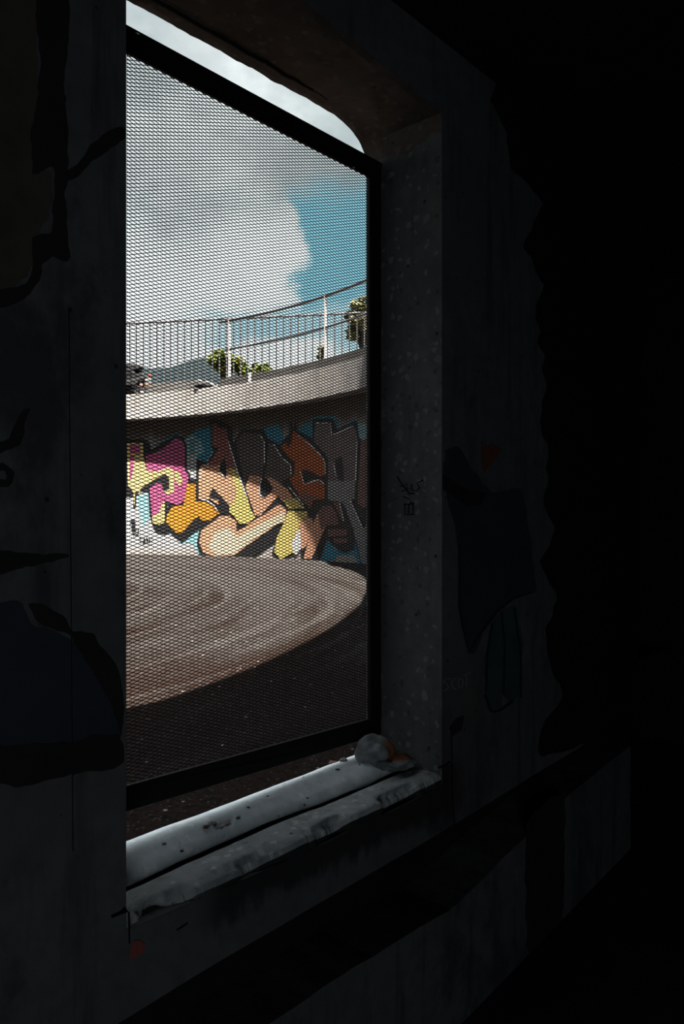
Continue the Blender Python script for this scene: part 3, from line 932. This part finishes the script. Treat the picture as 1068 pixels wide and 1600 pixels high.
# letter 3 (U)
mural('painted_letter', [[(362, 700), (367, 688), (377, 672), (412, 670), (418, 684), (435, 694), (446, 711), (460, 721), (460, 744), (485, 793), (484, 812), (477, 818), (470, 834), (459, 850), (463, 863), (440, 878), (425, 864), (431, 846), (405, 862), (392, 873), (360, 872), (393, 850), (374, 830), (372, 834), (368, 832), (368, 815), (400, 808), (392, 782), (380, 755), (372, 720)]], g_blk, 3, 'black outline of the U shaped letter')
mural('painted_letter', [[(369, 690), (381, 676), (407, 677), (413, 690), (413, 727), (410, 746), (390, 742), (382, 752), (376, 722)], [(417, 727), (421, 695), (429, 695), (440, 713), (456, 727), (457, 743), (448, 748), (440, 757), (425, 747), (414, 745)]], g_dmv, 5, 'mauve arms of the U shaped letter, darkened for shade')  # wall shade put into the colour of the arms
mural('painted_letter', [[(391, 740), (410, 746), (406, 752), (406, 775), (413, 779), (423, 771), (427, 763), (419, 749), (414, 745), (425, 747), (448, 762), (460, 780), (446, 783), (442, 784), (435, 775), (421, 790), (407, 806), (399, 805), (390, 779), (384, 762)]], g_peach, 5, 'peach belly of the U shaped letter')
mural('painted_letter', [c6((340, 910), (460, 880), (520, 950), (575, 985), (480, 990), (395, 995)), [(451, 798), (481, 799), (481, 808), (474, 811), (466, 828), (455, 850), (460, 862), (439, 874), (429, 862), (433, 840), (445, 815)]], g_yel, 6, 'pale yellow foot of the U shaped letter')
mural('painted_letter', [stroke(c6((105, 245), (150, 320), (152, 540)), 1.5), stroke(c6((125, 690), (105, 760), (105, 850), (150, 888)), 1.6), stroke(c6((200, 352), (250, 352), (320, 470), (415, 560), (420, 650)), 1.5), stroke(c6((395, 770), (540, 950)), 1.7)], g_wh, 7, 'white highlight lines of the U shaped letter')
# ribbon below letters 2 and 3
mural('painted_letter', [[(340, 803), (360, 802), (373, 812), (374, 826), (400, 808), (437, 783), (451, 794), (450, 816), (432, 824), (436, 838), (428, 848), (392, 873), (350, 874), (312, 864), (308, 848), (312, 826), (328, 814)]], g_blk, 4)
mural('painted_letter', [[(345, 806), (359, 806), (370, 815), (370, 831), (400, 812), (437, 788), (448, 796), (447, 815), (430, 822), (390, 850), (366, 868), (335, 869), (318, 863), (312, 848), (315, 828), (330, 818)]], g_peach, 6, 'peach ribbon under the letters')
mural('painted_letter', [[(336, 832), (356, 824), (372, 838), (444, 798), (446, 815), (430, 821), (390, 848), (366, 866), (340, 867), (326, 856)]], g_cr2, 7, 'warm white lower half of the ribbon')
# letter 4 (E)
mural('painted_letter', [c6((380, 270), (400, 240), (408, 110), (428, 150), (436, 210), (458, 95), (482, 215), (560, 260)), [(433, 700), (446, 684), (460, 670), (468, 675), (486, 683), (504, 706), (513, 718), (513, 745), (513, 782), (506, 786), (498, 800), (490, 806), (483, 797), (456, 760), (448, 748), (456, 742), (456, 724)]], g_blk, 4, 'black horned outline of the burnt orange letter')
mural('painted_letter', [[(460, 673), (468, 681), (480, 688), (499, 709), (507, 719), (508, 744), (493, 745), (488, 738), (472, 736), (477, 757), (492, 751), (501, 752), (508, 762), (508, 779), (490, 782), (485, 795), (460, 762), (453, 748), (460, 742), (461, 722), (450, 712), (439, 698), (450, 690)]], g_brn, 6, 'burnt orange body of the horned letter')
mural('painted_letter', [c6((400, 240), (430, 230), (420, 330), (385, 390), (375, 330)), c6((525, 610), (570, 600), (700, 670), (700, 695), (560, 735))], g_blk, 7)
mural('painted_letter', [c6((480, 860), (560, 830), (640, 860), (700, 870), (640, 900), (590, 970))], g_mar, 7)
mural('painted_letter', [stroke(c6((490, 258), (620, 360), (700, 440)) + c7((220, 470), (238, 520), (240, 620)), 1.5), stroke(c6((510, 615), (550, 748)) + c7((130, 685), (190, 675), (235, 725)), 1.6)], g_wh, 8, 'white highlight lines of the horned letter')
# letter 5 (small a)
mural('painted_letter', [c7((90, 900), (240, 860), (330, 880), (400, 890), (440, 950), (470, 1080), (510, 1140), (515, 1340), (420, 1375), (340, 1335), (255, 1245), (175, 1465), (20, 1450), (0, 1300), (100, 1170), (60, 1060))], g_blk, 5, 'black outline of the small letter at right')
mural('painted_letter', [c7((160, 1010), (215, 930), (290, 915), (350, 1000), (372, 1110), (250, 1110), (200, 1220), (150, 1340), (105, 1435), (30, 1430), (90, 1220), (130, 1080)), c7((-10, 1080), (75, 1035), (120, 1050), (120, 1130), (60, 1300), (20, 1350))], g_peach, 7, 'peach body of the small letter at right')
mural('painted_letter', [c7((170, 1000), (215, 930), (290, 915), (350, 1000), (372, 1110), (250, 1110), (200, 1160)), c7((262, 1150), (452, 1150), (452, 1210), (275, 1222)), c7((318, 1235), (460, 1240), (455, 1282), (330, 1282)), c7((320, 900), (380, 890), (400, 980), (420, 1070), (395, 1060), (350, 960))], g_mar, 8, 'mauve brown bars of the small letter')
mural('painted_letter', [c6((460, 1180), (560, 1200), (560, 1330), (470, 1450), (420, 1420), (380, 1330))], g_wh, 5)
# letter 6 (R)
mural('painted_letter', [c7((112, 90), (310, 85), (350, 195), (515, 105), (545, 130), (560, 260), (590, 300), (575, 560), (560, 880), (600, 940), (645, 945), (645, 1000), (615, 1145), (640, 1500), (585, 1510), (530, 1300), (470, 1080), (380, 890), (250, 880), (235, 520), (112, 330))], g_blk, 2, 'black outline of the tall grey letter')
mural('painted_letter', [c7((138, 130), (295, 128), (302, 245), (340, 232), (510, 155), (530, 200), (548, 300), (538, 560), (530, 690), (262, 690), (262, 500), (240, 430), (130, 310))], g_mv, 3, 'grey mauve upper part of the tall letter')
mural('painted_letter', [c7((300, 690), (530, 680), (520, 855), (478, 868), (540, 1000), (600, 1135), (632, 1135), (640, 1490), (592, 1500), (545, 1300), (480, 1080), (400, 890), (262, 875), (262, 690))], g_gr, 4, 'silver grey lower part of the tall letter')
mural('painted_letter', [c7((330, 480), (400, 450), (416, 690), (362, 680))], g_blk, 6)
mural('painted_letter', [c7((582, 300), (720, 240), (720, 940), (605, 942), (550, 900), (562, 600))], g_mar, 4, 'mauve brown stroke beside the tall letter')
mural('painted_letter', [stroke(c7((145, 130), (292, 130), (302, 240), (345, 232), (505, 158)), 1.4), stroke(c7((548, 310), (532, 690)), 1.4), stroke(c7((290, 510), (320, 520), (345, 640)), 1.4), stroke(c7((480, 870), (600, 1135)), 1.4), stroke(c7((380, 900), (420, 1070)), 1.4)], g_wh, 9, 'white highlight lines of the tall letter')
# the small handwritten tag
def t4(*p): return stroke(c4(*p), 0.75)
mural('marker_tag', [t4((205, 1450), (225, 1530)), t4((205, 1450), (240, 1440)), t4((212, 1480), (240, 1474)), t4((240, 1530), (262, 1440), (275, 1520)), t4((248, 1492), (272, 1488)), t4((282, 1440), (288, 1520), (305, 1490), (282, 1440)), t4((312, 1520), (318, 1440), (330, 1500), (340, 1440)), t4((356, 1440), (335, 1465), (356, 1485), (338, 1510)), t4((260, 1560), (345, 1528))], g_blk, 2, 'small thin black handwritten tag')

# ------------------------------------------------------------------ things on the upper ramp edge
def ringpt(px, R, z):
    x, d = hit(px, R)
    return Vector((x, d, z + EZ))
DZ = 2.87
RH = KR - OVER + 0.22
hr = empty('handrail', ringpt(358, RH, 3.05))
setp(hr, 'curved dark two-bar handrail with pale posts on the edge of the upper ramp', 'handrail')
def rail(name, z, px0, px1, r, mat):
    bm = bmesh.new()
    x0, y0 = hit(px0, RH); x1, y1 = hit(px1, RH)
    a0 = math.atan2(y0 - KY, x0 - KX); a1 = math.atan2(y1 - KY, x1 - KX)
    pts = [(KX + RH * math.cos(a0 + (a1 - a0) * i / 40), KY + RH * math.sin(a0 + (a1 - a0) * i / 40), z + EZ) for i in range(41)]
    tube(bm, pts, r, 8)
    finish(name, bm, mat, hr, smooth=True)
rail('top_rail', 4.22, 344, 640, 0.028, m_rail)
rail('mid_rail', 3.65, 352, 640, 0.022, m_rail)
for px in (358, 508, 625):
    bm = bmesh.new()
    p = ringpt(px, RH, 3.05)
    tube(bm, [p, p + Vector((0, 0, 1.20))], 0.028, 8)
    tube(bm, [p, p + Vector((0, 0, 0.02))], 0.07, 10)
    finish('post', bm, m_post, hr, smooth=False)
# stub post in front of the kerb
stub = finish('stub_post', (lambda b: (tube(b, [ringpt(390, KR - OVER + 0.1, DZ), ringpt(390, KR - OVER + 0.1, DZ + 0.2)], 0.035, 8), b)[1])(bmesh.new()), m_post)
setp(stub, 'short pale stub of a post in front of the dark kerb', 'post')

# vertical bar fence further back
fa = Vector((*at(150, 18.45), DZ + EZ)); fb = Vector((*at(640, 17.3), DZ + EZ))
fence = empty('bar_fence', fa)
setp(fence, 'long dark fence of thin upright bars beyond the handrail', 'fence')
fd = (fb - fa).normalized(); fl = (fb - fa).length
def ftop(t): return 5.12 + 0.02 * t
bm = bmesh.new(); tube(bm, [fa + fd * t + Vector((0, 0, ftop(t / fl) - DZ)) for t in (0, fl / 2, fl)], 0.026, 6); finish('top_rail', bm, m_bar, fence)
bm = bmesh.new(); tube(bm, [fa + fd * t + Vector((0, 0, 0.12)) for t in (0, fl / 2, fl)], 0.022, 6); finish('bottom_rail', bm, m_bar, fence)
bm = bmesh.new(); tube(bm, [fa, fa + Vector((0, 0, 2.26))], 0.017, 6)
b0 = finish('bar', bm, m_bar, fence)
sp_ = 0.178
nb = int(fl / sp_)
for i in range(1, nb + 1):
    c = b0.copy(); COL.objects.link(c); c.parent = fence
    c.matrix_parent_inverse = b0.matrix_parent_inverse
    c.location = fd * (i * sp_)

# low slab on the ledge at left, with a broken dark end
RS = KR - OVER + 0.28
bm = bmesh.new()
prev = None
n = 14
rows = []
for i in range(n + 1):
    px = 234 + (326 - 234) * i / n
    x, d = hit(px, RS)
    v = Vector((x - KX, d - KY, 0)).normalized()
    z0, z1 = DZ, DZ + 0.24
    if i > n - 2: z1 -= 0.05
    rows.append([bm.verts.new(Vector((x, d, z + EZ)) + v * o) for o, z in ((-0.14, z0), (0.3, z0), (0.3, z1), (-0.10, z1))])
for p, q in zip(rows, rows[1:]):
    for k in range(4):
        f = bm.faces.new([p[k], p[(k + 1) % 4], q[(k + 1) % 4], q[k]])
        f.material_index = 1 if k in (3,) else 0
bm.faces.new(rows[0]); bm.faces.new(rows[-1][::-1])
slab = finish('ledge_slab', bm, [m_cornice, m_kerb])
setp(slab, 'low dark-faced concrete slab lying along the ledge under the fence', 'slab')
bm = bmesh.new()
lump(bm, ringpt(318, RS - 0.2, DZ + 0.07), (0.20, 0.07, 0.07), 5, 2)
o = finish('dark_lump', bm, m_dark, smooth=True); setp(o, 'black lump at the broken right end of the ledge slab', 'rubble')

# black heap and rubble at the far left of the ledge
def bagm():
    m, t, b = M('black_plastic', (0.005, 0.005, 0.006), 0.75, 0.1)
    ob = t.new('ShaderNodeTexCoord').outputs['Object']
    bump(t, b, t.noise(ob, 9, 5, 0.6), 0.9, 0.05)
    return m
bag = empty('rubbish_bag', ringpt(202, RS - 0.08, DZ))
setp(bag, 'black bulging rubbish bag heaped on the ledge beside the pillar', 'bag')
m_bag = bagm()
bm = bmesh.new()
lump(bm, ringpt(203, RS - 0.02, DZ + 0.31), (0.30, 0.22, 0.32), 2, 4, 0.25, 2.2)
finish('bag_body', bm, m_bag, bag, smooth=True)
bm = bmesh.new()
lump(bm, ringpt(208, RS - 0.0, DZ + 0.60), (0.22, 0.14, 0.10), 3, 3, 0.35, 2.5)
finish('bag_neck', bm, m_bag, bag, smooth=True)
m_rub = [paint('rubble_grey', (0.05, 0.047, 0.045)), paint('rubble_pinkish', (0.13, 0.085, 0.075)), paint('rubble_orange', (0.17, 0.07, 0.03)), paint('rubble_white', (0.17, 0.16, 0.155))]
for px, z, r, mi, lb in ((231, 0.24, (0.08, 0.08, 0.22), 0, 'tall grey rubble block beside the black bag'),
                          (229, 0.17, (0.05, 0.03, 0.05), 2, 'small orange rubble piece beside the low slab'),
                          (220, 0.19, (0.04, 0.03, 0.08), 1, 'pinkish rubble piece at the foot of the black bag'),
                          (221, 0.05, (0.05, 0.03, 0.045), 3, 'whitish rubble piece low on the ledge by the bag'),
                          (213, 0.05, (0.05, 0.03, 0.04), 0, 'flat grey rubble piece at the foot of the black bag')):
    bm = bmesh.new()
    lump(bm, ringpt(px, RS - 0.24 if z < 0.2 else RS, DZ + z), r, px, 1, 0.2)
    o = finish('rubble_piece', bm, m_rub[mi]); setp(o, lb, 'rubble', 'rubble at the left of the ledge')
rp = empty('marker_post', ringpt(233, RS, DZ))
setp(rp, 'thin upright stake with a red cap behind the rubble', 'post')
bm = bmesh.new(); tube(bm, [ringpt(233, RS + 0.35, DZ), ringpt(233, RS + 0.35, DZ + 0.5)], 0.02, 6); finish('stake', bm, m_bar, rp)
bm = bmesh.new(); lump(bm, ringpt(233, RS + 0.35, DZ + 0.53), (0.035, 0.035, 0.045), 1, 2, 0.05); finish('cap', bm, paint('red_cap', (0.2, 0.02, 0.012)), rp)['label'] = 'red cap'

# ------------------------------------------------------------------ distance: hill and trees
m_hill = M('distant_hill', (0.0060, 0.0095, 0.0110), 0.95, 0.05)[0]
bm = bmesh.new()
hx = [-95 + i * 4 for i in range(40)]
rowsF, rowsB = [], []
for x in hx:
    px = CX + x / 150 * F
    if px < 288: t = (px - 200) / 88; h = 575 - 2 * t
    elif px < 345: t = (px - 288) / 57; h = 571 - 16 * math.sin(max(0, t) * math.pi)
    else: h = 571 + min(60, (px - 345) * 0.12)
    H = (HY - h) / F * 150 + 0.6 * fractal(Vector((x * .2, 0, 0)))
    rowsF.append([bm.verts.new((x, 135, -2)), bm.verts.new((x, 145, EZ + H * 0.75)), bm.verts.new((x, 150, EZ + H)), bm.verts.new((x, 175, EZ + H * 0.5)), bm.verts.new((x, 200, -2))])
for a, b in zip(rowsF, rowsF[1:]):
    for k in range(4): bm.faces.new([a[k], b[k], b[k + 1], a[k + 1]])
finish('hill', bm, m_hill, smooth=True, kind='structure')
bm = bmesh.new()
vs4 = [bm.verts.new(p) for p in ((-110, 24, -0.4), (60, 24, -0.4), (60, 210, -0.4), (-110, 210, -0.4))]
bm.faces.new(vs4)
finish('ground_distant', bm, m_hill, kind='structure')

def leafmat(name, c, c2):
    m, t, b = M(name, c, 0.6, 0.2)
    oi = t.new('ShaderNodeTexCoord').outputs['Object']
    t.l.new(t.mix(t.ramp(t.noise(oi, 1.1, 3, 0.6), 0.4, 0.6), c, c2), b.inputs['Base Color'])
    b.inputs['Subsurface Weight'].default_value = 0.0
    return m
m_bark = paint('bark', (0.03, 0.025, 0.02))
def tree(px, ptop, pbot, hw, depth, mats, label, seed, dens=900, leaf=0.22):
    rnd = random.Random(seed)
    x = (px - CX) / F * depth
    zt = (HY - ptop) / F * depth; zb = (HY - pbot) / F * depth
    rw = hw / F * depth
    base = -0.4 - EZ
    root = empty('tree', (x, depth, -0.4))
    setp(root, label, 'tree', None)
    bm = bmesh.new()
    tube(bm, [(x, depth, -0.4), (x + .1, depth, EZ + zb), (x, depth + .1, EZ + (zb + zt) / 2)], [0.22, 0.15, 0.06], 7)
    for k in range(6):
        a = rnd.random() * 6.28
        tube(bm, [(x + .1, depth, EZ + zb), (x + math.cos(a) * rw * .6, depth + math.sin(a) * rw * .6, EZ + zb + (zt - zb) * (.4 + .4 * rnd.random()))], [0.08, 0.03], 5)
    finish('trunk', bm, m_bark, root)
    bm = bmesh.new()
    cl = []
    for k in range(16):
        while True:
            v = Vector((rnd.uniform(-1, 1), rnd.uniform(-1, 1), rnd.uniform(-1, 1)))
            if v.length < 0.9: break
        cl.append((Vector((x + v.x * rw * .8, depth + v.y * rw * .8, EZ + (zt + zb) / 2 + v.z * (zt - zb) / 2 * .8)), rnd.uniform(.25, .45) * rw))
    for k in range(dens):
        c, r = rnd.choice(cl)
        v = Vector((rnd.gauss(0, 1), rnd.gauss(0, 1), rnd.gauss(0, 1))).normalized() * r * rnd.uniform(.5, 1)
        p = c + v
        q = Matrix.Rotation(rnd.random() * 6.28, 3, 'Z') @ Matrix.Rotation(rnd.random() * 3.1, 3, 'X')
        s = leaf * rnd.uniform(.6, 1.2)
        f = bm.faces.new([bm.verts.new(p + q @ Vector(w_) * s) for w_ in ((-.5, 0, 0), (0, -.28, .05), (.6, 0, 0), (0, .28, .05))])
    finish('foliage', bm, mats, root, normals=False)
gm1 = leafmat('yellow_green_leaves', (0.1190, 0.1368, 0.0214), (0.0536, 0.0833, 0.0143))
gm2 = leafmat('olive_leaves', (0.0774, 0.0833, 0.0333), (0.1190, 0.1130, 0.0595))
tree(345, 540, 590, 24, 34, gm1, 'bright yellow-green tree behind the fence, just left of the pale post', 1, 1500)
tree(374, 556, 590, 17, 35, gm1, 'small yellow-green bush just right of the first pale post', 2, 900)
tree(405, 566, 592, 20, 36, gm1, 'low yellow-green bush showing above the dark kerb', 3, 900)
tree(563, 448, 552, 26, 30, gm2, 'tall olive-green tree at the right above the handrail', 4, 2000, 0.22)
tree(600, 500, 560, 20, 31, gm2, 'lower olive-green tree at the right behind the fence bars', 5, 1200, 0.2)
tree(503, 535, 570, 8, 33, gm2, 'narrow dark bush behind the second pale post', 6, 500, 0.2)

# ------------------------------------------------------------------ upper deck of the ramp above, which shades part of the courtyard
HS = 2.87
def gpt(px, py):
    d = 0.80 / ((py - HY) / F + 0.0165)
    return Vector(((px - CX) / F * d, d, gz(d) + EZ))
gp = [(197, 1112), (300, 1078), (400, 1040), (480, 1001), (540, 962), (566, 932), (573, 912), (560, 897), (520, 884)]
pol = []
for p in gp:
    g = gpt(*p)
    q = g + to_sun * ((HS + EZ - g.z) / to_sun.z)
    pol.append((math.atan2(q.y - KY, q.x - KX), math.hypot(q.x - KX, q.y - KY)))
for px, py in ((508, 860), (500, 835), (492, 815), (470, 785), (435, 758), (400, 741)):
    g = C(*cyl(px, py, KR), KR)
    q = g + to_sun * ((HS + EZ - g.z) / to_sun.z)
    print('WP', round(math.degrees(math.atan2(q.y - KY, q.x - KX)),1), round(math.hypot(q.x - KX, q.y - KY),2))
print('EDGE', [(round(math.degrees(a), 1), round(r, 2)) for a, r in pol])
a_first, r_first = pol[0]
def r_in(a):
    if a <= a_first: return r_first + (a_first - a) * (pol[0][1] - pol[1][1]) / (pol[1][0] - pol[0][0])
    for (a0, r0), (a1, r1) in zip(pol, pol[1:]):
        if a <= a1: return r0 + (r1 - r0) * (a - a0) / (a1 - a0)
    al, rl = pol[-1]
    t = min(1, (a - al) / math.radians(9))
    t = t * t * (3 - 2 * t)
    return rl + (KR - OVER - rl) * t
bm = bmesh.new()
rows = []
aa = math.radians(-95)
while aa < A_HI:
    c, s_ = math.cos(aa), math.sin(aa)
    Ri, Ro = r_in(aa), KR + 9
    rows.append([bm.verts.new((KX + R * c, KY + R * s_, z + EZ)) for R, z in ((Ri, 2.345), (Ro, 2.345), (Ro, 2.87), (Ri, 2.87))])
    aa += 0.02
for p, q in zip(rows, rows[1:]):
    for k in range(4):
        bm.faces.new([p[k], p[(k + 1) % 4], q[(k + 1) % 4], q[k]])
bm.faces.new(rows[0]); bm.faces.new(rows[-1][::-1])
finish('deck_ramp', bm, m_cornice, kind='structure')

# ------------------------------------------------------------------ small things on the sill
def mortar_mat():
    m, t, b = M('mortar_with_rust', (0.13, 0.145, 0.15), 0.75, 0.25)
    ob = t.new('ShaderNodeTexCoord').outputs['Object']
    sp = t.new('ShaderNodeSeparateXYZ'); t.l.new(ob, sp.inputs[0])
    nse = t.noise(ob, 30, 5, 0.6)
    col = t.mix(t.ramp(nse, 0.35, 0.65), (0.16, 0.18, 0.185), (0.085, 0.095, 0.10))
    ctr = W(u1 - 0.062, 1.10 * D, -0.515 * D)
    vm = t.new('ShaderNodeVectorMath', operation='DISTANCE')
    t.l.new(ob, vm.inputs[0]); vm.inputs[1].default_value = ctr
    dist = t.math('ADD', vm.outputs['Value'], t.math('MULTIPLY', nse, 0.03))
    col = t.mix(t.ramp(dist, 0.085, 0.05, 0, 0.9), col, (0.15, 0.042, 0.012))
    t.l.new(col, b.inputs['Base Color'])
    bump(t, b, nse, 0.6, 0.006)
    return m
bm = bmesh.new()
lump(bm, W(u1 - 0.115, 1.135 * D, -0.517 * D), (0.06, 0.05, 0.05), 11, 4, 0.22, 1.8)
lump(bm, W(u1 - 0.07, 1.10 * D, -0.537 * D), (0.065, 0.055, 0.024), 13, 4, 0.18, 1.8)
o = finish('mortar_lump', bm, mortar_mat(), smooth=True)
setp(o, 'pale rust-stained mortar lump in the corner where curb meets jamb', 'mortar')

def on_sill(px, py, nn):
    """position on the curb or sill surface under a pixel"""
    k = (px - CX) / F
    best = None
    for i in range(400):
        n = (1.0 + 0.23 * i / 400)
        d = n * D / (k * NX + NY)
        u = d * (k * UX + UY)
        z = -(py - HY) / F * d
        # surface
        zz = None
        for (a, b), (c, e) in zip(prof[5:-1], prof[6:]):
            if a <= n <= c: zz = b + (e - b) * (n - a) / max(1e-6, c - a); break
        if zz is None: continue
        zz = (zz + 0.040 * (u / D - 0.95)) * D
        if best is None or abs(z - zz) < best[0]: best = (abs(z - zz), u, n * D, zz)
    return best[1:]
chips = [(331, 1287, 0.010, 0), (342, 1293, 0.012, 0), (354, 1289, 0.009, 1), (321, 1293, 0.008, 2), (519, 1188, 0.012, 2), (536, 1189, 0.012, 1), (527, 1203, 0.006, 3),
         (372, 1279, 0.005, 3), (256, 1319, 0.005, 2), (284, 1331, 0.004, 3), (480, 1247, 0.004, 2), (388, 1262, 0.004, 3)]
cm = [paint('chip_grey', (0.16, 0.175, 0.18)), paint('chip_pinkish', (0.17, 0.14, 0.135)), paint('chip_red', (0.10, 0.04, 0.035)), paint('chip_dark', (0.02, 0.02, 0.02))]
lbs = ['grey concrete chip on the curb, left of the central trio', 'largest grey concrete chip of the cluster on the curb', 'pinkish chip at the right of the cluster on the curb', 'reddish chip at the left of the cluster on the curb',
       'long reddish flake near the far end of the curb', 'pinkish flake next to the rusty mortar lump', 'round dark stone near the far end of the curb',
       'small dark stone just right of the chip cluster', 'small red chip near the left end of the curb', 'tiny dark speck of stone at the left end of the curb', 'tiny red chip on the far half of the curb', 'tiny dark stone on the upper edge of the curb']
for (px, py, r, mi), lb in zip(chips, lbs):
    u, n, z = on_sill(px, py, 0)
    bm = bmesh.new()
    lump(bm, W(u, n, z + r * 0.25), (r * 1.2, r * 1.1, r * 0.45), px, 2, 0.3)
    o = finish('stone_chip', bm, cm[mi])
    setp(o, lb, 'stone', 'stone chips on the curb')
